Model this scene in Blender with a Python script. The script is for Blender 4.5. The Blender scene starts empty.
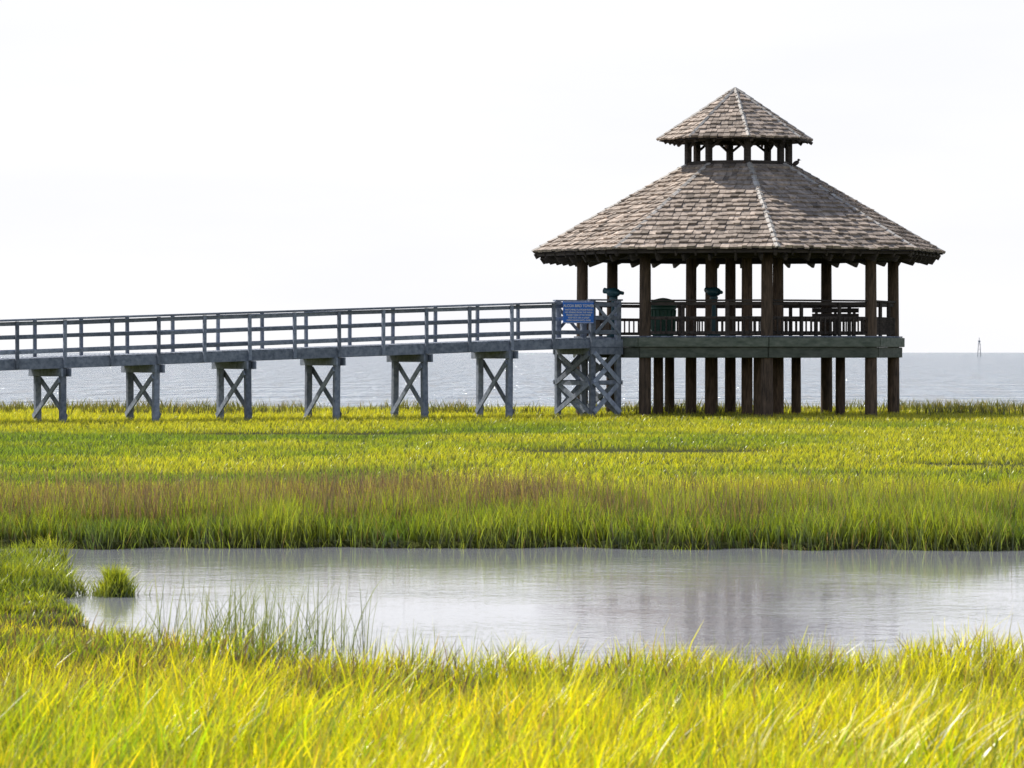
import bpy, math, random
import numpy as np
from mathutils import Vector, Matrix
random.seed(7); rng=np.random.default_rng(11)
S=bpy.context.scene
S.view_settings.view_transform='Standard'; S.view_settings.look='None'; S.view_settings.exposure=0
COL=S.collection
FPX=4267.0; H=1.65
GZ=-0.30      # marsh ground
PW=-0.36      # pond water level
SW=-0.50      # sea level

# ---------------------------------------------------------------- materials
def newmat(name):
    m=bpy.data.materials.new(name); m.use_nodes=True
    nt=m.node_tree; nt.nodes.clear()
    return m,nt
def N(nt,t,**k):
    n=nt.nodes.new(t)
    for a,b in k.items(): setattr(n,a,b)
    return n
def wood(name,c1,c2,rough=0.8,scale=3.0,stretch=(1,1,6),bump=0.4):
    m,nt=newmat(name); L=nt.links
    out=N(nt,'ShaderNodeOutputMaterial'); p=N(nt,'ShaderNodeBsdfPrincipled')
    p.inputs['Roughness'].default_value=rough; p.inputs['Specular IOR Level'].default_value=0.3
    tc=N(nt,'ShaderNodeTexCoord'); mp=N(nt,'ShaderNodeMapping'); mp.inputs['Scale'].default_value=stretch
    nz=N(nt,'ShaderNodeTexNoise'); nz.inputs['Scale'].default_value=scale; nz.inputs['Detail'].default_value=7; nz.inputs['Roughness'].default_value=0.65
    L.new(tc.outputs['Object'],mp.inputs[0]); L.new(mp.outputs[0],nz.inputs['Vector'])
    r=N(nt,'ShaderNodeValToRGB'); r.color_ramp.elements[0].position=0.32; r.color_ramp.elements[1].position=0.7
    r.color_ramp.elements[0].color=(*c1,1); r.color_ramp.elements[1].color=(*c2,1)
    L.new(nz.outputs[0],r.inputs[0])
    at=N(nt,'ShaderNodeAttribute',attribute_name='tint')
    mx=N(nt,'ShaderNodeMixRGB',blend_type='MULTIPLY'); mx.inputs[0].default_value=1
    L.new(r.outputs[0],mx.inputs[1]); L.new(at.outputs['Color'],mx.inputs[2])
    L.new(mx.outputs[0],p.inputs['Base Color'])
    b=N(nt,'ShaderNodeBump'); b.inputs['Strength'].default_value=bump; b.inputs['Distance'].default_value=0.02
    L.new(nz.outputs[0],b.inputs['Height']); L.new(b.outputs[0],p.inputs['Normal'])
    L.new(p.outputs[0],out.inputs[0]); return m
M_grey=wood('weathered_grey_wood',(0.14,0.165,0.215),(0.35,0.385,0.46),stretch=(2,2,2),scale=4)
M_pile=wood('pile_wood',(0.045,0.032,0.024),(0.19,0.13,0.09),stretch=(6,6,0.8))
M_rim=wood('rim_wood',(0.08,0.10,0.075),(0.20,0.215,0.175),stretch=(1,1,3))
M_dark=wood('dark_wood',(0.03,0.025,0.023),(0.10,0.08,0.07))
M_shingle=wood('cedar_shingle',(0.26,0.205,0.165),(0.56,0.465,0.39),scale=5,stretch=(1.5,1.5,1.5),bump=0.5)
M_cap=wood('ridge_cap',(0.45,0.41,0.37),(0.66,0.62,0.57),scale=5)
def plain(name,c,rough=0.5,metal=0.0,var=0.25):
    m,nt=newmat(name);L=nt.links
    out=N(nt,'ShaderNodeOutputMaterial'); p=N(nt,'ShaderNodeBsdfPrincipled')
    nz=N(nt,'ShaderNodeTexNoise'); nz.inputs['Scale'].default_value=12; nz.inputs['Detail'].default_value=5
    tc=N(nt,'ShaderNodeTexCoord'); L.new(tc.outputs['Object'],nz.inputs['Vector'])
    r=N(nt,'ShaderNodeValToRGB'); r.color_ramp.elements[0].color=(*[v*(1-var) for v in c],1); r.color_ramp.elements[1].color=(*[min(1,v*(1+var)) for v in c],1)
    L.new(nz.outputs[0],r.inputs[0]); L.new(r.outputs[0],p.inputs['Base Color'])
    p.inputs['Roughness'].default_value=rough; p.inputs['Metallic'].default_value=metal
    L.new(p.outputs[0],out.inputs[0]); return m
M_blue=plain('sign_blue',(0.015,0.18,0.72),0.4,var=0.08)
M_white=plain('sign_white',(0.85,0.85,0.85),0.5,var=0.03)
M_green=plain('bin_green',(0.012,0.065,0.04),0.5)
M_teal=plain('scope_teal',(0.012,0.065,0.08),0.5)
M_bird=plain('bird_feather',(0.05,0.035,0.03),0.8)
M_metal=plain('marker_metal',(0.4,0.4,0.43),0.6)

def grassmat(name,trans=0.58,gl=0.07):
    m,nt=newmat(name);L=nt.links
    out=N(nt,'ShaderNodeOutputMaterial'); at=N(nt,'ShaderNodeAttribute',attribute_name='gcol')
    d=N(nt,'ShaderNodeBsdfDiffuse'); t=N(nt,'ShaderNodeBsdfTranslucent'); g=N(nt,'ShaderNodeBsdfGlossy'); g.inputs['Roughness'].default_value=0.35
    tg=N(nt,'ShaderNodeMixRGB',blend_type='MULTIPLY'); tg.inputs[0].default_value=1; tg.inputs[2].default_value=(1.85,1.75,0.6,1)
    L.new(at.outputs['Color'],d.inputs[0]); L.new(at.outputs['Color'],tg.inputs[1]); L.new(tg.outputs[0],t.inputs[0])
    a=N(nt,'ShaderNodeMixShader'); a.inputs[0].default_value=trans
    L.new(d.outputs[0],a.inputs[1]); L.new(t.outputs[0],a.inputs[2])
    b=N(nt,'ShaderNodeMixShader'); b.inputs[0].default_value=gl
    L.new(a.outputs[0],b.inputs[1]); L.new(g.outputs[0],b.inputs[2]); L.new(b.outputs[0],out.inputs[0]); return m
M_grass=grassmat('marsh_grass_blade')

# ---------------------------------------------------------------- mesh builder
class MB:
    def __init__(s): s.v=[];s.f=[];s.t=[]
    def poly(s,pts,faces,t=1.0):
        o=len(s.v); s.v+= [tuple(p) for p in pts]
        for f in faces: s.f.append([i+o for i in f]); s.t.append(t)
    def beam(s,p0,p1,w,h,up=(0,0,1),t=None,bev=True):
        if t is None: t=random.uniform(0.65,1.32)
        p0=Vector(p0);p1=Vector(p1);d=(p1-p0).normalized();up=Vector(up)
        if abs(d.dot(up))>0.99: up=Vector((0.871,0.491,0))
        sd=d.cross(up).normalized(); u=sd.cross(d).normalized()
        c=min(w,h)*0.12 if bev else 0
        prof=[(-w/2+c,-h/2),(w/2-c,-h/2),(w/2,-h/2+c),(w/2,h/2-c),(w/2-c,h/2),(-w/2+c,h/2),(-w/2,h/2-c),(-w/2,-h/2+c)] if bev else [(-w/2,-h/2),(w/2,-h/2),(w/2,h/2),(-w/2,h/2)]
        n=len(prof)
        pts=[p+sd*a+u*b for p in (p0,p1) for a,b in prof]
        fs=[[i,(i+1)%n,(i+1)%n+n,i+n] for i in range(n)]+[list(range(n))[::-1],list(range(n,2*n))]
        s.poly(pts,fs,t)
    def cyl(s,p0,p1,r0,r1,n=12,t=None,rings=5,wob=0.02):
        if t is None: t=random.uniform(0.7,1.3)
        p0=Vector(p0);p1=Vector(p1);d=(p1-p0).normalized()
        a=Vector((1,0,0)) if abs(d.x)<0.9 else Vector((0,1,0))
        x=d.cross(a).normalized();y=d.cross(x)
        pts=[];ph=random.random()*6
        for k in range(rings+1):
            q=k/rings;c=p0.lerp(p1,q)+x*wob*math.sin(ph+q*5);r=r0+(r1-r0)*q
            for i in range(n):
                an=i/n*2*math.pi; rr=r*(1+0.03*math.sin(3*an+ph)); pts.append(c+x*rr*math.cos(an)+y*rr*math.sin(an))
        fs=[[k*n+i,k*n+(i+1)%n,(k+1)*n+(i+1)%n,(k+1)*n+i] for k in range(rings) for i in range(n)]
        fs+=[list(range(n))[::-1],[rings*n+i for i in range(n)]]
        s.poly(pts,fs,t)
    def lathe(s,c,prof,n=20,t=1.0):
        pts=[(c[0]+r*math.cos(i/n*2*math.pi),c[1]+r*math.sin(i/n*2*math.pi),c[2]+z) for r,z in prof for i in range(n)]
        m=len(prof); fs=[[k*n+i,k*n+(i+1)%n,(k+1)*n+(i+1)%n,(k+1)*n+i] for k in range(m-1) for i in range(n)]
        fs+=[list(range(n))[::-1],[(m-1)*n+i for i in range(n)]]
        s.poly(pts,fs,t)
    def ell(s,c,rx,ry,rz,n=14,m=9,t=1.0,rot=None):
        pts=[];c=Vector(c)
        for j in range(m+1):
            th=math.pi*j/m
            for i in range(n):
                a=2*math.pi*i/n
                p=Vector((rx*math.sin(th)*math.cos(a),ry*math.sin(th)*math.sin(a),rz*math.cos(th)))
                if rot: p=rot@p
                pts.append(c+p)
        s.poly(pts,[[j*n+i,(j+1)*n+i,(j+1)*n+(i+1)%n,j*n+(i+1)%n] for j in range(m) for i in range(n)],t)
    def obj(s,name,mat,parent=None,smooth=False):
        me=bpy.data.meshes.new(name); me.from_pydata(s.v,[],s.f); me.update()
        a=me.attributes.new('tint','FLOAT_COLOR','FACE')
        a.data.foreach_set('color',np.repeat(np.array(s.t,dtype=np.float32),4))
        me.materials.append(mat)
        if smooth: me.polygons.foreach_set('use_smooth',[True]*len(s.f))
        o=bpy.data.objects.new(name,me); COL.objects.link(o)
        if parent: o.parent=parent
        return o
def empty(name):
    o=bpy.data.objects.new(name,None); COL.objects.link(o); return o

# ---------------------------------------------------------------- gazebo
CX,CY=6.66,125.5; A0=6.9
def oc(R,k,z,off=0.0):
    a=math.radians(A0+45*k+off); return Vector((CX+R*math.sin(a),CY-R*math.cos(a),z))
gz=empty('gazebo')
DT=2.08
posts=MB()
for k in range(8):
    posts.cyl(oc(4.65,k,-1.2),oc(4.63,k,4.62),0.185,0.16,n=14,rings=8)
for k in (-2,-1,0,1,4):
    posts.cyl(oc(1.42,k,-1.2),oc(1.4,k,7.2),0.17,0.15,n=14,rings=8)
for dx,dy in ((-2.4,-1.3),(-1.95,1.9),(1.78,1.2),(0.45,-2.3),(2.95,-0.6),(-0.6,3.0)):
    posts.cyl((CX+dx,CY+dy,-1.2),(CX+dx,CY+dy,1.6),0.15,0.14,n=12)
posts.obj('posts',M_pile,gz,True)
rim=MB()
for k in range(8):
    z=Vector((0,0,1))
    a=oc(4.93,k,0);b=oc(4.93,k+1,0)
    rim.beam(a+z*1.93,b+z*1.93,0.10,0.27,t=1.2)
    a=oc(4.85,k,0);b=oc(4.85,k+1,0)
    rim.beam(a+z*1.635,b+z*1.635,0.12,0.30,t=0.75)
rim.obj('deck_rim',M_rim,gz)
dk=MB()
DR=4.88
ap=DR*math.cos(math.radians(22.5))
poly=[oc(DR,k,0).xy for k in range(8)]
ux=Vector((math.cos(math.radians(A0+22.5)),math.sin(math.radians(A0+22.5)))); uy=Vector((-ux.y,ux.x))
q=-ap+0.07
while q<ap:
    ts=[]
    for i in range(8):
        a=poly[i]-Vector((CX,CY));b=poly[(i+1)%8]-Vector((CX,CY))
        qa=a.dot(uy);qb=b.dot(uy)
        if (qa-q)*(qb-q)<0:
            f=(q-qa)/(qb-qa); ts.append((a.lerp(b,f)).dot(ux))
    if len(ts)==2:
        c=Vector((CX,CY))+uy*q; p0=c+ux*min(ts);p1=c+ux*max(ts)
        dk.beam((p0.x,p0.y,DT+0.01),(p1.x,p1.y,DT+0.01),0.135,0.04)
    q+=0.142
dk.obj('deck_boards',M_grey,gz)
js=MB()
for i in range(-7,8):
    q=i*0.6; half=math.sqrt(max(0,4.5**2-q*q)); c=Vector((CX,CY))+ux*q
    js.beam((*(c-uy*half),1.92),(*(c+uy*half),1.92),0.06,0.24)
for i in (-2.9,-1.2,1.2,2.9):
    half=math.sqrt(4.5**2-i*i); c=Vector((CX,CY))+uy*i
    js.beam((*(c-ux*half),1.65),(*(c+ux*half),1.65),0.14,0.28)
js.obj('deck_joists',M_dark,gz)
rl=MB()
for k in range(8):
    if k==6: continue
    a=oc(4.66,k,0);b=oc(4.66,k+1,0);z=Vector((0,0,1))
    rl.beam(a+z*3.12,b+z*3.12,0.16,0.05); rl.beam(a+z*3.03,b+z*3.03,0.04,0.10)
    rl.beam(a+z*2.62,b+z*2.62,0.05,0.09); rl.beam(a+z*2.20,b+z*2.20,0.05,0.09)
    n=22
    for i in range(1,n):
        p=a.lerp(b,i/n)+(a.lerp(b,0.5)-Vector((CX,CY,0))).normalized()*0.045
        if i in (7,15): rl.beam(p+z*2.1,p+z*3.08,0.09,0.09)
        else: rl.beam(p+z*2.17,p+z*2.64,0.035,0.035,bev=False)
rl.obj('railing',M_dark,gz)
def roof(mb,cap,deck,Rb,zb,Rt,zt,exp,wmin,wmax,th,cw,sx=0.0):
    O=Vector((sx,0,0))
    for k in range(8):
        bl,br=oc(Rb,k,zb)+O,oc(Rb,k+1,zb)+O; tl,tr=oc(Rt,k,zt)+O,oc(Rt,k+1,zt)+O
        sl=((tl+tr)/2-(bl+br)/2); Ls=sl.length
        nrm=(br-bl).cross(sl).normalized()
        if nrm.z<0: nrm=-nrm
        nc=int(Ls/exp); 
        deck.poly([bl-nrm*0.05,br-nrm*0.05,tr-nrm*0.05,tl-nrm*0.05],[[0,1,2,3]],1.0)
        for i in range(nc):
            u0=i/nc;u1=min(1,(i+1.25)/nc)
            L0,R0=bl.lerp(tl,u0),br.lerp(tr,u0);L1,R1=bl.lerp(tl,u1),br.lerp(tr,u1)
            W=(R0-L0).length; e=(R0-L0).normalized() if W>1e-3 else None
            if e is None: continue
            x=-random.uniform(0,wmin)
            rowt=random.uniform(0.88,1.1)
            while x<W:
                w=random.uniform(wmin,wmax); a=max(0,x+0.006);b=min(W,x+w-0.006)
                if b-a>0.02:
                    W1=(R1-L1).length; off=(L1-L0).dot(e)
                    a1=max(a-off,0);b1=min(b-off,W1)
                    j=random.uniform(-0.03,0.03);tt=th*random.uniform(0.7,1.9)
                    dn=-sl.normalized()
                    P=lambda base,xx,lift,jj=0: base+e*xx+nrm*lift+dn*jj
                    if b1<=a1: m=(min(max((a+b)/2-off,0),W1)); a1=b1=m
                    pts=[P(L0,a,tt,j),P(L0,b,tt,j),P(L1,b1,0.006),P(L1,a1,0.006),P(L0,a,-0.01,j),P(L0,b,-0.01,j)]
                    t=rowt*random.choice([random.uniform(0.78,1.12)]*5+[random.uniform(0.45,0.72),random.uniform(1.15,1.5)])
                    mb.poly(pts,[[0,1,2,3],[4,5,1,0],[4,0,3],[5,2,1]],t)
                x+=w
        n=int((tl-bl).length/0.28)
        for i in range(n):
            p=bl.lerp(tl,i/n);q=bl.lerp(tl,(i+1.1)/n)
            rad=Vector((bl.x-O.x-CX,bl.y-CY,0)).normalized(); hipn=(q-p).cross(rad.cross(Vector((0,0,1)))).normalized()
            if hipn.z<0: hipn=-hipn
            sd=(q-p).cross(hipn).normalized()
            for sg in (-1,1):
                s1=sd*sg*cw-hipn*0.03
                pts=[p+hipn*0.07,p+s1+hipn*0.06,q+s1+hipn*0.04,q+hipn*0.05, p+hipn*0.03,p+s1+hipn*0.02]
                cap.poly(pts,[[0,1,2,3],[4,5,1,0]],random.uniform(0.7,1.2))
sh=MB();cp=MB();rd=MB()
roof(sh,cp,rd,6.14,4.57,1.6,7.12,0.25,0.12,0.27,0.046,0.085,0.04)
roof(sh,cp,rd,2.3,7.87,0.02,9.38,0.2,0.11,0.22,0.034,0.06,-0.1)
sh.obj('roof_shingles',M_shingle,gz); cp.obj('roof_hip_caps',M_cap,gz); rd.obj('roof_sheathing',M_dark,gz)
rf=MB()
for k in range(8):
    for (Rb,zb,Rt,zt,sp,hh) in ((6.03,4.43,1.6,6.9,0.55,0.16),(2.2,7.78,0.3,9.03,0.5,0.09)):
        bl,br=oc(Rb,k,zb),oc(Rb,k+1,zb); tl,tr=oc(Rt,k,zt),oc(Rt,k+1,zt)
        rf.beam(bl,tl,0.09,hh)
        n=max(2,int((br-bl).length/sp))
        for i in range(1,n):
            u=i/n; p=bl.lerp(br,u); q=p.lerp(tl.lerp(tr,u),0.97)
            rf.beam(p,q,0.05,hh)
        a=oc(Rb-0.03,k,zb+0.07);b=oc(Rb-0.03,k+1,zb+0.07)
        rf.beam(a,b,0.035,hh*0.75,t=0.9)
    for i in range(0,6):
        p=oc(6.0,k,4.39).lerp(oc(6.0,k+1,4.39),(i+0.5)/6); c=Vector((CX,CY,p.z)); rad=(c-p).normalized()
        sd=Vector((rad.y,-rad.x,0))*0.035; q=p+rad*0.75
        tri=[p,q+Vector((0,0,0.2)),p+rad*0.12-Vector((0,0,0.17)),q]
        pts=[v+sd for v in tri]+[v-sd for v in tri]
        rf.poly(pts,[[0,1,3,2],[4,6,7,5],[0,2,6,4],[2,3,7,6],[3,1,5,7],[1,0,4,5]],1.0)
    rf.beam(oc(4.62,k,4.45),oc(4.62,k+1,4.45),0.16,0.26,t=0.9)
    rf.beam(oc(1.45,k,6.9),oc(1.45,k+1,6.9),0.14,0.3,t=0.9)
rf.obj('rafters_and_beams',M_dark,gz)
cu=MB()
for k in range(8):
    cu.beam(oc(1.5,k,6.98),oc(1.5,k,7.94),0.17,0.17)
    cu.beam(oc(1.5,k,7.15),oc(1.5,k+1,7.15),0.08,0.16); cu.beam(oc(1.5,k,7.88),oc(1.5,k+1,7.88),0.1,0.14)
    for g in (0,1):
        a=oc(1.5,k+g,7.55); b=oc(1.5,k,7.84).lerp(oc(1.5,k+1,7.84),0.32 if g==0 else 0.68); cu.beam(a,b,0.05,0.07)
cu.obj('cupola_frame',M_dark,gz)

# ---------------------------------------------------------------- boardwalk
ang=math.radians(A0-67.5)
D=Vector((math.sin(ang),-math.cos(ang),0)); NN=Vector((-D.y,D.x,0))
if NN.y>0: NN=-NN
F=Vector((CX-0.03,CY,0))+D*4.58
def W(t,s,z): p=F+D*t+NN*s; return Vector((p.x,p.y,z))
def zd(t):
    return 2.06 if t<1.3 else 2.06-0.034*(min(t,23)-1.3)
TE=46
bw=empty('boardwalk')
hw=0.95
pl=MB(); t=0.08
while t<TE:
    pl.beam(W(t,-hw-0.02,zd(t)-0.02),W(t,hw+0.02,zd(t)-0.02),0.135,0.04,up=(0,0,1)); t+=0.142
pl.obj('planks',M_grey,bw)
st=MB()
bents=[3.60+2.74*i for i in range(0,16)]
kn=[0.05,0.95]+bents
for a,b in zip(kn[:-1],kn[1:]):
    for s in (-hw,0,hw):
        h=0.26
        st.beam(W(a,s,zd(a)-0.04-h/2),W(b,s,zd(b)-0.04-h/2),0.05 if s else 0.08,h,t=random.uniform(0.85,1.15))
st.obj('stringers',M_grey,bw)
bt=MB()
for t in bents:
    top=zd(t)-0.31
    for s in (-0.86,0.86):
        lean=random.uniform(-0.03,0.03)
        bt.beam(W(t+lean,s,-1.1),W(t,s,top),0.17,0.17)
    for o in (-0.12,0.12):
        bt.beam(W(t+o,-1.12,top-0.10),W(t+o,1.12,top-0.10),0.05,0.22)
    bt.beam(W(t-0.11,-0.88,top-0.3),W(t-0.11,0.88,-0.12+random.uniform(-.06,.06)),0.045,0.15)
    bt.beam(W(t+0.11,0.88,top-0.3),W(t+0.11,-0.88,-0.12+random.uniform(-.06,.06)),0.045,0.15,t=1.35)
bt.obj('bents',M_grey,bw)
ra=MB()
pts_=[0.95,2.25]+[3.60+1.37*i for i in range(31)]
for s in (-hw,hw):
    so=s+(0.07 if s>0 else -0.07)
    for t in pts_[1:]:
        ra.beam(W(t,so,zd(t)-0.28),W(t+random.uniform(-.012,.012),so,zd(t)+0.99),0.09,0.09)
    kk=[0.95]+pts_[2::2]
    for a,b in zip(kk[:-1],kk[1:]):
        ra.beam(W(a,so,zd(a)+1.02),W(b,so,zd(b)+1.02),0.16,0.045)
        for hgt_,hh in ((0.92,0.10),(0.56,0.10),(0.17,0.10)):
            ra.beam(W(a,s,zd(a)+hgt_),W(b,s,zd(b)+hgt_+random.uniform(-.015,.015)),0.04,hh)
ra.obj('handrail',M_grey,bw)
ld=MB()
TP=[0.1,0.95]
for s in (-hw-0.03,hw+0.03):
    for t in TP: ld.beam(W(t,s,-1.1),W(t,s,DT+1.04),0.16,0.16)
    o=0.10 if s>0 else -0.10
    ld.beam(W(TP[0]-.12,s,DT+1.06),W(TP[1]+.12,s,DT+1.06),0.18,0.045)
    a,b=TP
    for h_ in (0.93,0.55,0.14): ld.beam(W(a,s+o,DT+h_),W(b,s+o,DT+h_),0.04,0.12)
    for (z0,z1) in ((1.62,0.78),(0.78,-0.08)):
        ld.beam(W(a,s+o,z0),W(b,s+o,z1),0.04,0.13,t=1.6); ld.beam(W(a,s+o*1.45,z1),W(b,s+o*1.45,z0),0.04,0.13,t=1.6)
    ld.beam(W(a-.1,s+o*.95,0.78),W(b+.1,s+o*.95,0.78),0.035,0.12,t=1.0)
    ld.beam(W(a-.1,s+o,1.68),W(b+.1,s+o,1.68),0.05,0.2)
    ld.beam(W(a-.1,s+o,1.9),W(b+.1,s+o,1.9),0.05,0.22)
    ld.beam(W(a,s+o*1.4,DT+0.1),W(b,s+o*1.4,DT+0.95),0.03,0.09); ld.beam(W(a,s+o*1.8,DT+0.95),W(b,s+o*1.8,DT+0.1),0.03,0.09)
for t in (0.1,0.98):
    for (z0,z1) in ((1.6,0.75),(0.75,-0.1)):
        ld.beam(W(t,-.96,z0),W(t,.96,z1),0.045,0.14); ld.beam(W(t+0.06,.96,z0),W(t+0.06,-.96,z1),0.045,0.14)
    ld.beam(W(t+0.03,-.96,0.76),W(t+0.03,.96,0.76),0.04,0.12)
    ld.beam(W(t+0.03,-1.0,1.68),W(t+0.03,1.0,1.68),0.04,0.2)
ld.obj('landing_frame',M_grey,bw)

# sign
sg=empty('information_sign')
sb=MB(); zc=2.78; c=W(1.52,hw+0.22,zc)
e=-D
sb.beam(c-e*0.50,c+e*0.50,0.02,0.62,t=1.0); sb.obj('panel',M_blue,sg)
fr=MB()
for zz in (-0.295,0.295): fr.beam(c-e*0.485+NN*0.014+Vector((0,0,zz)),c+e*0.485+NN*0.014+Vector((0,0,zz)),0.006,0.012,t=1,bev=False)
fr.obj('border',M_white,sg)
bk=MB()
for q in (-0.3,0.3): bk.beam(c-NN*0.05-Vector((0,0,0.32))+e*q,c-NN*0.05+Vector((0,0,0.33))+e*q,0.06,0.07)
bk.obj('battens',M_grey,sg)
def text(body,size,zz):
    cu_=bpy.data.curves.new('lettering','FONT'); cu_.body=body; cu_.size=size; cu_.align_x='CENTER'; cu_.extrude=0.002; cu_.offset=size*0.025
    o=bpy.data.objects.new('lettering',cu_); COL.objects.link(o); cu_.materials.append(M_white)
    p=c+NN*0.018+Vector((0,0,zz)); x=e.normalized();z=NN.normalized();y=z.cross(x)
    o.parent=sg
    o.matrix_world=Matrix((( x.x,y.x,z.x,p.x),(x.y,y.y,z.y,p.y),(x.z,y.z,z.z,p.z),(0,0,0,1)))
text('ALCOA BIRD TOWER',0.105,0.15)
for i,(b_) in enumerate(('WATCHING PLATFORM RULES','NO FISHING FROM THE WALK','PLEASE TAKE LITTER HOME','KEEP PETS ON A LEASH','OPEN DAWN UNTIL DUSK')): text(b_,0.066,0.05-i*0.075)

# furniture
tb=empty('trash_bin'); p=(4.35,122.9,DT+0.03)
m=MB(); m.lathe(p,[(0.29,0),(0.31,0.03),(0.35,0.75),(0.38,0.77),(0.38,0.83),(0.35,0.84)],n=24); m.obj('body',M_green,tb,False)
m=MB(); m.lathe(p,[(0.39,0.84),(0.40,0.88),(0.37,0.97),(0.26,1.05),(0.1,1.09),(0.01,1.10)],n=24); m.obj('lid',M_green,tb,True)
m=MB()
for i in range(16):
    a=i/16*2*math.pi; m.beam((p[0]+0.31*math.cos(a),p[1]+0.31*math.sin(a),p[2]+0.04),(p[0]+0.362*math.cos(a),p[1]+0.362*math.sin(a),p[2]+0.75),0.05,0.03)
m.obj('slats',M_green,tb)
def scope(x,y,z,az):
    o=empty('spotting_scope'); m=MB()
    m.lathe((x,y,z),[(0.2,0),(0.2,0.04),(0.09,0.08),(0.07,0.15),(0.06,1.05),(0.12,1.08),(0.12,1.14)],n=18); m.obj('pedestal',M_teal,o,False)
    m=MB(); R=Matrix.Rotation(az,3,'Z')
    for s in (-0.09,0.09):
        a=Vector((x,y,z+1.30))+R@Vector((s,-0.28,-0.04)); b=Vector((x,y,z+1.30))+R@Vector((s,0.26,0.04))
        m.cyl(a,b,0.05,0.085,n=16,rings=4,wob=0,t=1)
    m.ell((x,y,z+1.28),0.22,0.2,0.14,t=1,rot=R); m.obj('binocular_head',M_teal,o,True)
    m=MB(); 
    a=Vector((x,y,z+1.14)); 
    for s in (-0.2,0.2): m.beam(a,a+R@Vector((s,0,0.16)),0.05,0.03,t=1)
    m.obj('yoke',M_teal,o)
scope((614-512)/34.9,122.9,DT,0.9)
scope((714-512)/34.6,123.4,DT+0.03,0.5)
bn=empty('bench'); m=MB(); bx,by=9.4,124.3
for yy in (-0.16,0,0.16): m.beam((bx-0.68,by+yy,DT+0.47),(bx+0.68,by+yy,DT+0.47),0.14,0.045)
m.obj('seat',M_dark,bn); m=MB()
for zz in (0.62,0.78): m.beam((bx-0.68,by-0.28,DT+zz),(bx+0.68,by-0.28,DT+zz),0.04,0.13)
m.obj('backrest',M_dark,bn); m=MB()
for xx in (-0.55,0,0.55):
    m.beam((bx+xx,by-0.25,DT+0.03),(bx+xx,by-0.25,DT+0.84),0.07,0.07); m.beam((bx+xx,by+0.18,DT+0.03),(bx+xx,by+0.18,DT+0.45),0.07,0.07); m.beam((bx+xx,by-0.25,DT+0.41),(bx+xx,by+0.2,DT+0.41),0.06,0.06)
m.obj('legs',M_dark,bn)
def bird(x,y,z,az,sc=1):
    m=MB(); R=Matrix.Rotation(az,3,'Z')@Matrix.Rotation(-0.5,3,'Y'); R2=Matrix.Rotation(az,3,'Z'); o=Vector((x,y,z))
    m.ell(o+Vector((0,0,0.10*sc)),0.11*sc,0.055*sc,0.06*sc,rot=R); m.ell(o+R2@Vector((0.085,0,0.19))*sc,0.036*sc,0.033*sc,0.034*sc)
    m.cyl(o+R2@Vector((0.11,0,0.19))*sc,o+R2@Vector((0.165,0,0.18))*sc,0.012*sc,0.002*sc,n=6,rings=1,wob=0)
    m.beam(o+R2@Vector((-0.07,0,0.06))*sc,o+R2@Vector((-0.22,0,-0.02))*sc,0.045*sc,0.012*sc)
    for s in(-.02,.02): m.cyl(o+R2@Vector((0,s,-0.02))*sc,o+R2@Vector((0.0,s,0.06))*sc,0.004,0.004,n=5,rings=1,wob=0)
    m.obj('perched_bird',M_bird,None,True)
pb=oc(1.78,1,7.0,15); bird(pb.x,pb.y,pb.z+0.06,0.4,1.1)
cm=empty('channel_marker'); m=MB(); x0,y0=219,2000
for a,b in ((-.9,-.9),(.9,-.9),(-.9,.9),(.9,.9)): m.beam((x0+a,y0+b,-3),(x0+a*.35,y0+b*.35,6),0.2,0.2)
for z in (1,3,5): m.beam((x0-0.8,y0-0.8,z),(x0+0.8,y0-0.8,z),0.12,0.12)
m.beam((x0,y0,5.5),(x0,y0,8.4),0.2,0.2); m.obj('tower',M_metal,cm); m=MB(); m.beam((x0-0.5,y0-0.3,6.6),(x0+0.5,y0-0.3,6.6),0.1,0.9); m.obj('dayboard',M_metal,cm)

# ---------------------------------------------------------------- terrain
def vnoise(x,y,sx,sy,seed):
    r=np.random.default_rng(seed); T=r.random((256,256))
    X=x/sx+500;Y=y/sy+500
    xi=np.floor(X).astype(int);yi=np.floor(Y).astype(int);fx=X-xi;fy=Y-yi
    fx=fx*fx*(3-2*fx);fy=fy*fy*(3-2*fy)
    a=T[xi%256,yi%256];b=T[(xi+1)%256,yi%256];c_=T[xi%256,(yi+1)%256];d=T[(xi+1)%256,(yi+1)%256]
    return (a*(1-fx)+b*fx)*(1-fy)+(c_*(1-fx)+d*fx)*fy
def fbm(x,y,sx,sy,seed,o=3):
    v=0;a=0.5;s=0
    for i in range(o): v=v+a*vnoise(x,y,sx/2**i,sy/2**i,seed+i);s+=a;a*=0.5
    return v/s
def pond_sd(x,y):
    near=np.interp(x,[-16,-4.6,-3.9,-3.3,-2.9,-2.4,-1.7,-0.9,0.8,3,8],[35,34.6,34,32.2,29.6,27.4,26.2,25.2,25.5,26.1,26.4])+0.7*(vnoise(x,y*0,0.9,1,5)-0.5)+0.4*(vnoise(x,y*0,0.3,1,6)-0.5)
    far=43.6+1.1*(vnoise(x,y*0,2.2,1,7)-0.5)+0.6*(vnoise(x,y*0,0.6,1,8)-0.5)
    s=np.minimum(y-near,far-y)
    s=np.minimum(s,(22-x)); s=np.minimum(s,(x+14))
    e=0.6*(vnoise(x*0,y,1,0.8,9)-0.5)
    isl=np.maximum(np.maximum(32.2-y+e*0.6,y-(40.2+e+0.8*(x+4.5))), x-(-3.50-(y-33)*0.11+e))
    s=np.minimum(s,isl)
    t=np.hypot((x+3.27)/0.12,(y-35.2)/0.3)-1
    s=np.minimum(s,t*0.2)
    return s
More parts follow.
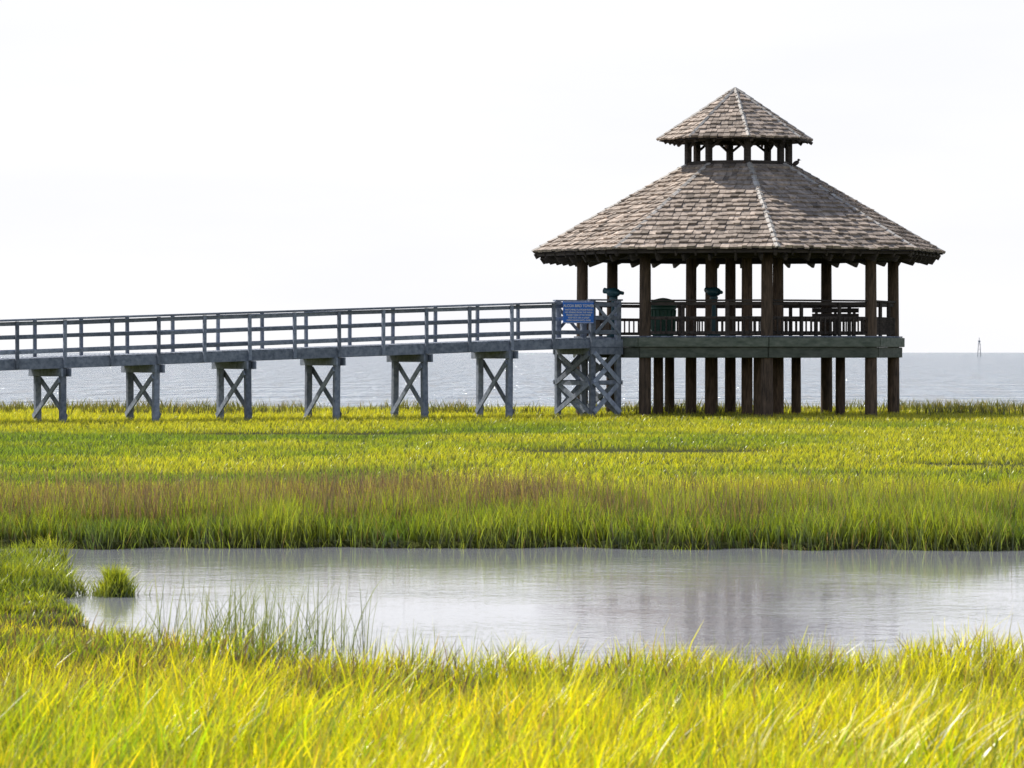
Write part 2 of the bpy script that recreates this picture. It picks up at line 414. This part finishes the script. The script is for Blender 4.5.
def hgt(x,y):
    s=pond_sd(x,y)
    z=GZ+0.05*(fbm(x,y,3,3,20)-0.5)
    k=np.clip((s+0.15)/0.5,0,1); z=z-0.6*k*k*(3-2*k)
    sh_=143+6*(fbm(x,y*0,25,1,30)-0.5)
    q=np.clip((y-sh_)/14,0,1); z=z-2.5*q
    return z
ys=np.concatenate([np.arange(-300,10,20),np.arange(10,50,0.14),np.arange(50,160,1.0),np.array([170,200,300,600,1500,4000,14000])])
xs=np.concatenate([[-9000,-3000,-1000,-400,-150],np.arange(-60,-12,2.0),np.arange(-12,12,0.16),np.arange(12,60,2.0),[100,200,400,1000,3000,9000]])
X,Y=np.meshgrid(xs,ys); Z=hgt(X,Y)
nx,ny=len(xs),len(ys)
me=bpy.data.meshes.new('ground'); vv=np.stack([X,Y,Z],-1).reshape(-1,3)
idx=np.arange(nx*ny).reshape(ny,nx); q=np.stack([idx[:-1,:-1],idx[:-1,1:],idx[1:,1:],idx[1:,:-1]],-1).reshape(-1,4)
def mkmesh(me,v,loops,starts,totals):
    me.vertices.add(len(v)); me.vertices.foreach_set('co',v.astype(np.float32).ravel())
    me.loops.add(len(loops)); me.loops.foreach_set('vertex_index',loops.astype(np.int32))
    me.polygons.add(len(starts)); me.polygons.foreach_set('loop_start',starts.astype(np.int32)); me.polygons.foreach_set('loop_total',totals.astype(np.int32))
    me.update(calc_edges=True)
mkmesh(me,vv,q.ravel(),np.arange(len(q))*4,np.full(len(q),4)); me.polygons.foreach_set('use_smooth',[True]*len(q))
m,nt=newmat('marsh_soil');L=nt.links
out=N(nt,'ShaderNodeOutputMaterial');p=N(nt,'ShaderNodeBsdfPrincipled');p.inputs['Roughness'].default_value=0.95;p.inputs['Specular IOR Level'].default_value=0.1
tc=N(nt,'ShaderNodeTexCoord')
n1=N(nt,'ShaderNodeTexNoise');n1.inputs['Scale'].default_value=0.25;n1.inputs['Detail'].default_value=8
n2=N(nt,'ShaderNodeTexNoise');n2.inputs['Scale'].default_value=9;n2.inputs['Detail'].default_value=6
L.new(tc.outputs['Object'],n1.inputs['Vector']);L.new(tc.outputs['Object'],n2.inputs['Vector'])
r=N(nt,'ShaderNodeValToRGB');r.color_ramp.elements[0].color=(0.045,0.05,0.012,1);r.color_ramp.elements[1].color=(0.12,0.14,0.02,1)
r.color_ramp.elements[0].position=0.35;r.color_ramp.elements[1].position=0.65
L.new(n1.outputs[0],r.inputs[0])
mx=N(nt,'ShaderNodeMixRGB',blend_type='MULTIPLY');mx.inputs[0].default_value=0.7;L.new(r.outputs[0],mx.inputs[1]);L.new(n2.outputs[0],mx.inputs[2])
ge=N(nt,'ShaderNodeSeparateXYZ');L.new(tc.outputs['Object'],ge.inputs[0])
mr=N(nt,'ShaderNodeMapRange');mr.inputs['From Min'].default_value=-0.40;mr.inputs['From Max'].default_value=-0.33;L.new(ge.outputs[2],mr.inputs[0])
m2=N(nt,'ShaderNodeMixRGB');m2.inputs[1].default_value=(0.035,0.026,0.018,1);L.new(mr.outputs[0],m2.inputs[0]);L.new(mx.outputs[0],m2.inputs[2])
L.new(m2.outputs[0],p.inputs['Base Color'])
b=N(nt,'ShaderNodeBump');b.inputs['Distance'].default_value=0.08;L.new(n2.outputs[0],b.inputs['Height']);L.new(b.outputs[0],p.inputs['Normal'])
L.new(p.outputs[0],out.inputs[0])
me.materials.append(m); o=bpy.data.objects.new('ground',me);COL.objects.link(o)

# ---------------------------------------------------------------- water
def water(name,x0,x1,y0,y1,z,base,rough,layers,spec=0.5):
    me=bpy.data.meshes.new(name);me.from_pydata([(x0,y0,z),(x1,y0,z),(x1,y1,z),(x0,y1,z)],[],[[0,1,2,3]])
    m,nt=newmat(name+'_surface');L=nt.links
    out=N(nt,'ShaderNodeOutputMaterial');p=N(nt,'ShaderNodeBsdfPrincipled');p.inputs['Roughness'].default_value=rough;p.inputs['IOR'].default_value=1.333
    p.inputs['Base Color'].default_value=(*base,1); p.inputs['Specular IOR Level'].default_value=spec
    tc=N(nt,'ShaderNodeTexCoord');prev=None
    # wind patches: ripples strengthen and fade across the surface
    wn=N(nt,'ShaderNodeTexNoise');wn.inputs['Scale'].default_value=0.35 if name=='pond' else 0.02;wn.inputs['Detail'].default_value=3
    L.new(tc.outputs['Object'],wn.inputs['Vector'])
    wr=N(nt,'ShaderNodeMapRange');wr.inputs['From Min'].default_value=0.35;wr.inputs['From Max'].default_value=0.65;wr.inputs['To Min'].default_value=0.25;wr.inputs['To Max'].default_value=1.0
    L.new(wn.outputs[0],wr.inputs[0])
    for (sc,sx,sy,dist,stg) in layers:
        mp=N(nt,'ShaderNodeMapping');mp.inputs['Scale'].default_value=(sx,sy,1);mp.inputs['Rotation'].default_value=(0,0,0.15 if name=='pond' else 0.0)
        n=N(nt,'ShaderNodeTexNoise');n.inputs['Scale'].default_value=sc;n.inputs['Detail'].default_value=3
        L.new(tc.outputs['Object'],mp.inputs[0]);L.new(mp.outputs[0],n.inputs['Vector'])
        b=N(nt,'ShaderNodeBump');b.inputs['Distance'].default_value=dist;b.inputs['Strength'].default_value=stg
        if name=='pond':
            mu=N(nt,'ShaderNodeMath',operation='MULTIPLY');mu.inputs[1].default_value=stg;L.new(wr.outputs[0],mu.inputs[0]);L.new(mu.outputs[0],b.inputs['Strength'])
        L.new(n.outputs[0],b.inputs['Height'])
        if prev: L.new(prev.outputs[0],b.inputs['Normal'])
        prev=b
    L.new(prev.outputs[0],p.inputs['Normal']);L.new(p.outputs[0],out.inputs[0])
    me.materials.append(m);o=bpy.data.objects.new(name,me);COL.objects.link(o);return o
water('pond',-16,24,22,47,PW,(0.36,0.37,0.41),0.04,[(11,0.8,1.0,0.005,0.7),(2.6,0.7,1.0,0.007,0.6)])
water('sea',-9000,9000,136,13500,SW,(0.10,0.17,0.25),0.08,[(1.2,0.35,1.2,0.9,1.0),(0.12,0.4,1.0,3.0,1.0),(0.5,1.0,0.12,3.0,1.0)],0.4)

# ---------------------------------------------------------------- grass
def blades(name,x,y,z,h,w,lean,col,tip,seg=3,az=None,wind=0.0,dk=0.35,taper=0.75):
    n=len(x); az=rng.random(n)*2*np.pi if az is None else az
    la=rng.random(n)*2*np.pi
    lx=np.cos(la)*lean+wind; ly=np.sin(la)*lean
    cx,sy=np.cos(az),np.sin(az)
    nv=2*seg+1; V=np.zeros((n,nv,3),np.float32);C=np.ones((n,nv,4),np.float32)
    for k in range(seg+1):
        t=k/seg; c2=t**1.8
        px=x+lx*h*c2;py=y+ly*h*c2;pz=z+h*(t-0.25*np.minimum(lean,1)*t*t)
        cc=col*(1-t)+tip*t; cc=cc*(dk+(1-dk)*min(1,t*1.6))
        if k<seg:
            ww=w*0.5*(1-taper*t)
            V[:,2*k]=np.stack([px-cx*ww,py-sy*ww,pz],-1);V[:,2*k+1]=np.stack([px+cx*ww,py+sy*ww,pz],-1)
            C[:,2*k,:3]=cc;C[:,2*k+1,:3]=cc
        else: V[:,2*k]=np.stack([px,py,pz],-1);C[:,2*k,:3]=cc
    base=np.arange(n)[:,None]*nv; lp=[];
    for k in range(seg-1): lp+=[2*k,2*k+1,2*k+3,2*k+2]
    lp+=[2*seg-2,2*seg-1,2*seg]
    loops=(base+np.array(lp)[None,:]).ravel(); nl=len(lp)
    st=np.array([4*k for k in range(seg)]); tot=np.array([4]*(seg-1)+[3])
    starts=(np.arange(n)[:,None]*nl+st[None,:]).ravel(); tots=np.tile(tot,n)
    me=bpy.data.meshes.new(name); mkmesh(me,V.reshape(-1,3),loops,starts,tots)
    a=me.attributes.new('gcol','FLOAT_COLOR','POINT'); a.data.foreach_set('color',C.ravel())
    me.materials.append(M_grass); o=bpy.data.objects.new(name,me);COL.objects.link(o); return o
def mixc(a,b,t): return np.array(a)[None,:]*(1-t[:,None])+np.array(b)[None,:]*t[:,None]
def scat(n,y0,y1,extra=2.0,pw=1.0):
    y=y0+(y1-y0)*rng.random(n)**pw; hwid=0.12*y*1.25+extra; x=(rng.random(n)*2-1)*hwid; return x,y
def jit(c,n,a=0.2): return c*(1+a*(rng.random((n,1))*2-1))*(1+0.08*(rng.random((n,3))*2-1))

# A: foreground (dense near bank)
n=170000; x,y=scat(n,14.8,34.8,extra=1.2,pw=1.15)
sd=pond_sd(x,y); dens=fbm(x,y,0.25,0.5,41)
keep=(sd<-0.02)&(rng.random(n)<-0.15+1.5*dens)&(y<34.4); x,y=x[keep],y[keep];sd=sd[keep];n=len(x)
nz=fbm(x,y,0.35,0.55,42);nz2=fbm(x,y,1.6,1.5,43)
leafy=(y>20.6+3.5*(nz2-0.5))
farf=np.clip((31-y)/5,0.35,1)
hh=np.where(leafy,(0.03+0.38*nz+0.07*rng.random(n))*farf,0.10+0.48*nz+0.14*rng.random(n))
hh*=np.where(rng.random(n)<0.03,1.35,1)
ww=np.where(leafy,0.010,0.011)*(0.5+1.2*rng.random(n))
t=np.clip(nz2*2.2-0.5+0.6*(rng.random(n)-0.5),0,1)
base=mixc((0.035,0.08,0.01),(0.14,0.18,0.012),t); tipc=mixc((0.18,0.29,0.018),(0.70,0.66,0.02),np.clip(t+0.5*(rng.random(n)-0.3),0,1))
dry=rng.random(n)<0.07; base[dry]=(0.16,0.10,0.05);tipc[dry]=(0.42,0.29,0.12)
pur=leafy&(rng.random(n)<np.where(x<-0.2,0.28,0.07)); base[pur]=(0.08,0.05,0.045);tipc[pur]=(0.17,0.11,0.10)
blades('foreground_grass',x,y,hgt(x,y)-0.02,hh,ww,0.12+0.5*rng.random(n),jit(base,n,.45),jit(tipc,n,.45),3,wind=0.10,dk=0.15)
n=110; y=16.6+2.2*rng.random(n); x=(0.8+1.6*rng.random(n)**0.8)
c1=np.tile(np.array([0.22,0.22,0.06]),(n,1));c2=np.tile(np.array([0.75,0.72,0.58]),(n,1))
blades('seed_plume_grass',x,y,hgt(x,y),0.36+0.24*rng.random(n),0.008+0.012*rng.random(n),0.2+0.35*rng.random(n),c1,c2,5,wind=0.45,taper=0.2)
n=7500; y=14.9+4.6*rng.random(n); x=(rng.random(n)*2-1)*3.0
tt=np.clip(fbm(x,y,0.8,0.8,44)*1.6-0.4+0.6*(rng.random(n)-0.5),0,1)
c1=jit(mixc((0.06,0.12,0.012),(0.26,0.22,0.02),tt),n,.35);c2=jit(mixc((0.33,0.46,0.02),(0.80,0.62,0.03),np.clip(tt*1.3-0.2,0,1)),n,.35)
blades('tall_foreground_grass',x,y,hgt(x,y),0.26+0.32*rng.random(n),0.009+0.014*rng.random(n),0.12+0.4*rng.random(n),c1,c2,5,wind=0.15,dk=0.2)

# B: spit & tuft on left
n=70000; x=-16+13.2*rng.random(n); y=31.8+9.8*rng.random(n); sd=pond_sd(x,y)
keep=(sd<0.0); x,y=x[keep],y[keep]
tx=-3.27+0.075*rng.normal(size=1000); ty=35.2+0.13*rng.normal(size=1000)
n0=len(x)
x=np.concatenate([x,tx]);y=np.concatenate([y,ty]);n=len(x)
nz=fbm(x,y,0.7,0.9,50); t=np.clip(nz*1.5-0.25+0.4*(rng.random(n)-0.5),0,1)
base=mixc((0.04,0.08,0.012),(0.12,0.17,0.02),t);tipc=mixc((0.13,0.20,0.02),(0.44,0.46,0.03),t)
hh=0.03+0.30*nz+0.06*rng.random(n)
tf=np.clip((y-32.4)/3,0.4,1); hh[:n0]*=tf[:n0]; hh[n0:]=0.10+0.17*rng.random(n-n0)
blades('spit_grass',x,y,np.maximum(hgt(x,y),-0.42),hh,0.008+0.006*rng.random(n),0.2+0.5*rng.random(n),jit(base,n,.4),jit(tipc,n,.4),3,dk=0.2)

# C: reeds standing in the pond
n=480; x=-1.72+0.36*rng.normal(size=n); x=np.clip(x,-2.45,-0.98)+0.03*rng.normal(size=n); y=28.4+0.9*rng.normal(size=n)
x2=-1.1+1.2*rng.random(160);y2=26.2+0.9*rng.random(160); x3=0.1+3.4*rng.random(200); y3=26.0+1.2*rng.random(200)
hh=np.concatenate([0.20+0.42*rng.random(480),0.12+0.24*rng.random(160),0.08+0.24*rng.random(200)])
x=np.concatenate([x,x2,x3]);y=np.concatenate([y,y2,y3]);n=len(x)
t=rng.random(n)
blades('pond_reeds',x,y,np.full(n,-0.5),hh+0.14,0.005+0.005*rng.random(n),0.06+0.5*rng.random(n)**2,jit(mixc((0.05,0.08,0.02),(0.10,0.14,0.03),t),n),jit(mixc((0.12,0.17,0.03),(0.24,0.26,0.05),t),n),4,wind=0.05)

# D: tall cordgrass fringe on the far bank
n=120000; y=42.9+13.5*rng.random(n)**1.25; x=(rng.random(n)*2-1)*(0.12*y*1.25+4); sd=pond_sd(x,y)
keep=(sd<0.1)&(y>42.5); x,y,sd=x[keep],y[keep],sd[keep];n=len(x)
nz=fbm(x,y,0.6,1.6,60);nz2=fbm(x,y,2.6,2.5,61); dd=-sd
ed=np.clip(dd/1.0,0,1)
fade=np.clip((56.4-y)/7,0.0,1)
hh=(0.02+0.44*nz+(0.18*fade)*(0.2+1.1*nz2))*(0.7+0.3*ed)*(0.7+0.5*rng.random(n))
t=np.clip(nz*1.4-0.2+0.4*(rng.random(n)-0.5),0,1)
base=mixc((0.03,0.055,0.012),(0.09,0.13,0.018),t);tipc=mixc((0.10,0.17,0.02),(0.32,0.37,0.035),t)
yel=np.clip((y-48)/5,0,1)[:,None]*np.clip((nz2-0.3)*2.5,0,1)[:,None]; tipc=tipc*(1-yel)+np.array([0.52,0.50,0.035])*yel
br=rng.random(n)<0.07; tipc[br]=(0.26,0.20,0.11); base[br]=(0.09,0.06,0.035)
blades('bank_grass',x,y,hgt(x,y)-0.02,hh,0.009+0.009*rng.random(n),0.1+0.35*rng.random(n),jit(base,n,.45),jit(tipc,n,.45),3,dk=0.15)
n=70000; y=44.4+9.7*rng.random(n); x=(rng.random(n)*2-1)*(0.12*y*1.25+3); nz=fbm(x,y,2.2,1.3,62)
pr=np.clip(0.95-0.8*(x+1.0)/5,0.12,0.75)*np.clip((nz-0.40)*3.6,0.03,1); keep=(rng.random(n)<pr)&(pond_sd(x,y)<-0.2); x,y=x[keep],y[keep];n=len(x)
t=rng.random(n)
blades('dry_reed_stems',x,y,hgt(x,y),0.30+0.34*rng.random(n)+0.25*(rng.random(n)<0.05),0.006+0.006*rng.random(n),0.05+0.25*rng.random(n),jit(mixc((0.06,0.042,0.042),(0.13,0.095,0.07),t),n),jit(mixc((0.13,0.075,0.095),(0.30,0.22,0.17),t),n,.4),3)

# E: marsh meadow to the shore
n=280000; y=52+93*rng.random(n)**1.05; x=(rng.random(n)*2-1)*(0.12*y*1.25+6)
nzs=fbm(x,y,5,8,70);nzf=fbm(x,y,1.2,2.4,71)
shore=142+6*(fbm(x,y*0,25,1,30)-0.5)
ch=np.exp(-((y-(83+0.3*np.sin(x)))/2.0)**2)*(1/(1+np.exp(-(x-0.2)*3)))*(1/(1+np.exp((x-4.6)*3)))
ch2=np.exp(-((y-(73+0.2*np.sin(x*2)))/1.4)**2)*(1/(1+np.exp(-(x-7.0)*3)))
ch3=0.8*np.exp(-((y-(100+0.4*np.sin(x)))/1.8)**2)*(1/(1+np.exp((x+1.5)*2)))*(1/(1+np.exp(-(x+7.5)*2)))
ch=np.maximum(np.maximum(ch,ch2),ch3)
keep=(y<shore)&(rng.random(n)>ch*0.97); x,y,nzs,nzf,ch=[q_[keep] for q_ in (x,y,nzs,nzf,ch)];n=len(x)
t=np.clip((nzs-0.5)*3.4+0.6+0.5*(nzf-0.5)+0.4*(rng.random(n)-0.5),0,1)
farb=np.clip((y-105)/14,0,1)
base=mixc((0.09,0.15,0.02),(0.23,0.27,0.025),t);tipc=mixc((0.23,0.33,0.04),(0.54,0.54,0.055),t)
tipc=tipc*(1-0.7*farb[:,None])+0.7*farb[:,None]*np.array([0.62,0.58,0.05]); base*=(1-0.6*ch[:,None]);tipc*=(1-0.65*ch[:,None])  # along the channel gaps, shade of the taller grass is put into the colour
hh=(0.07+0.07*nzf+0.03*nzs+0.03*rng.random(n)+0.11*farb)*(1-0.8*ch)
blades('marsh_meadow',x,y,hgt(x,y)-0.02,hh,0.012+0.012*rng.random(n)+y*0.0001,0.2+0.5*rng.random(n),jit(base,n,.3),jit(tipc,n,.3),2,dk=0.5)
n=50000; y=20+122*rng.random(n); x=np.where(rng.random(n)<0.5,-1,1)*(0.12*y*1.25+5+40*rng.random(n))
keep=pond_sd(x,y)<0; x,y=x[keep],y[keep];n=len(x);t=rng.random(n)
blades('outer_marsh_meadow',x,y,hgt(x,y),0.2+0.15*rng.random(n),0.05+0.03*rng.random(n),0.3+0.4*rng.random(n),jit(mixc((0.09,0.16,0.02),(0.2,0.25,0.02),t),n),jit(mixc((0.24,0.33,0.03),(0.48,0.5,0.04),t),n),2)
n=14000; y=124+16*rng.random(n); x=(rng.random(n)*2-1)*20; nz=fbm(x,y,1.6,3,80); keep=(rng.random(n)<np.clip((nz-0.45)*4,0,1)+0.5*(x>12.5)); x,y=x[keep],y[keep];n=len(x);t=rng.random(n)
blades('shore_weeds',x,y,hgt(x,y),0.32+0.26*rng.random(n),0.03+0.02*rng.random(n),0.2+0.3*rng.random(n),jit(mixc((0.05,0.06,0.015),(0.10,0.12,0.02),t),n),jit(mixc((0.10,0.13,0.02),(0.28,0.22,0.08),t),n),2)

# ---------------------------------------------------------------- light / world
az=math.radians(48);el=math.radians(47)
sv=Vector((-math.sin(az)*math.cos(el),math.cos(az)*math.cos(el),math.sin(el)))
ld_=bpy.data.lights.new('sun','SUN');ld_.energy=5.0;ld_.angle=math.radians(0.5);ld_.color=(1,0.95,0.86)
lo=bpy.data.objects.new('sun',ld_);COL.objects.link(lo);lo.rotation_euler=sv.to_track_quat('Z','Y').to_euler();lo.location=(0,0,60)
w=bpy.data.worlds.new('World');S.world=w;w.use_nodes=True;nt=w.node_tree;nt.nodes.clear();L=nt.links
sky=N(nt,'ShaderNodeTexSky');sky.sky_type='NISHITA';sky.sun_disc=False;sky.sun_elevation=el;sky.sun_rotation=-az;sky.dust_density=1;sky.air_density=1;sky.ozone_density=1
# bright maritime haze: thick toward the horizon, thinning toward the zenith
tc=N(nt,'ShaderNodeTexCoord');sp=N(nt,'ShaderNodeSeparateXYZ');L.new(tc.outputs['Generated'],sp.inputs[0])
mr=N(nt,'ShaderNodeMapRange');mr.inputs['From Min'].default_value=0.12;mr.inputs['From Max'].default_value=0.45;mr.inputs['To Min'].default_value=0.97;mr.inputs['To Max'].default_value=0.05
L.new(sp.outputs[2],mr.inputs[0])
cn=N(nt,'ShaderNodeTexNoise');cn.inputs['Scale'].default_value=7;cn.inputs['Detail'].default_value=5
mp=N(nt,'ShaderNodeMapping');mp.inputs['Scale'].default_value=(1,1,5);L.new(tc.outputs['Generated'],mp.inputs[0]);L.new(mp.outputs[0],cn.inputs['Vector'])
cr=N(nt,'ShaderNodeValToRGB');cr.color_ramp.elements[0].position=0.35;cr.color_ramp.elements[1].position=0.65
cr.color_ramp.elements[0].color=(8.15,8.2,8.55,1);cr.color_ramp.elements[1].color=(8.6,8.6,8.75,1)
L.new(cn.outputs[0],cr.inputs[0])
mm=N(nt,'ShaderNodeMixRGB');L.new(mr.outputs[0],mm.inputs[0]);L.new(sky.outputs[0],mm.inputs[1]);L.new(cr.outputs[0],mm.inputs[2])
bg=N(nt,'ShaderNodeBackground');bg.inputs['Strength'].default_value=0.12;wo=N(nt,'ShaderNodeOutputWorld')
L.new(mm.outputs[0],bg.inputs['Color']);L.new(bg.outputs[0],wo.inputs[0])

# ---------------------------------------------------------------- camera
cd=bpy.data.cameras.new('camera');cd.lens=150;cd.sensor_width=36;cd.clip_start=0.5;cd.clip_end=30000
cd.dof.use_dof=True;cd.dof.focus_distance=90;cd.dof.aperture_fstop=13
co=bpy.data.objects.new('camera',cd);COL.objects.link(co);co.location=(0,0,H);co.rotation_euler=(math.radians(90)-math.atan(32/FPX),0,0)
S.camera=co
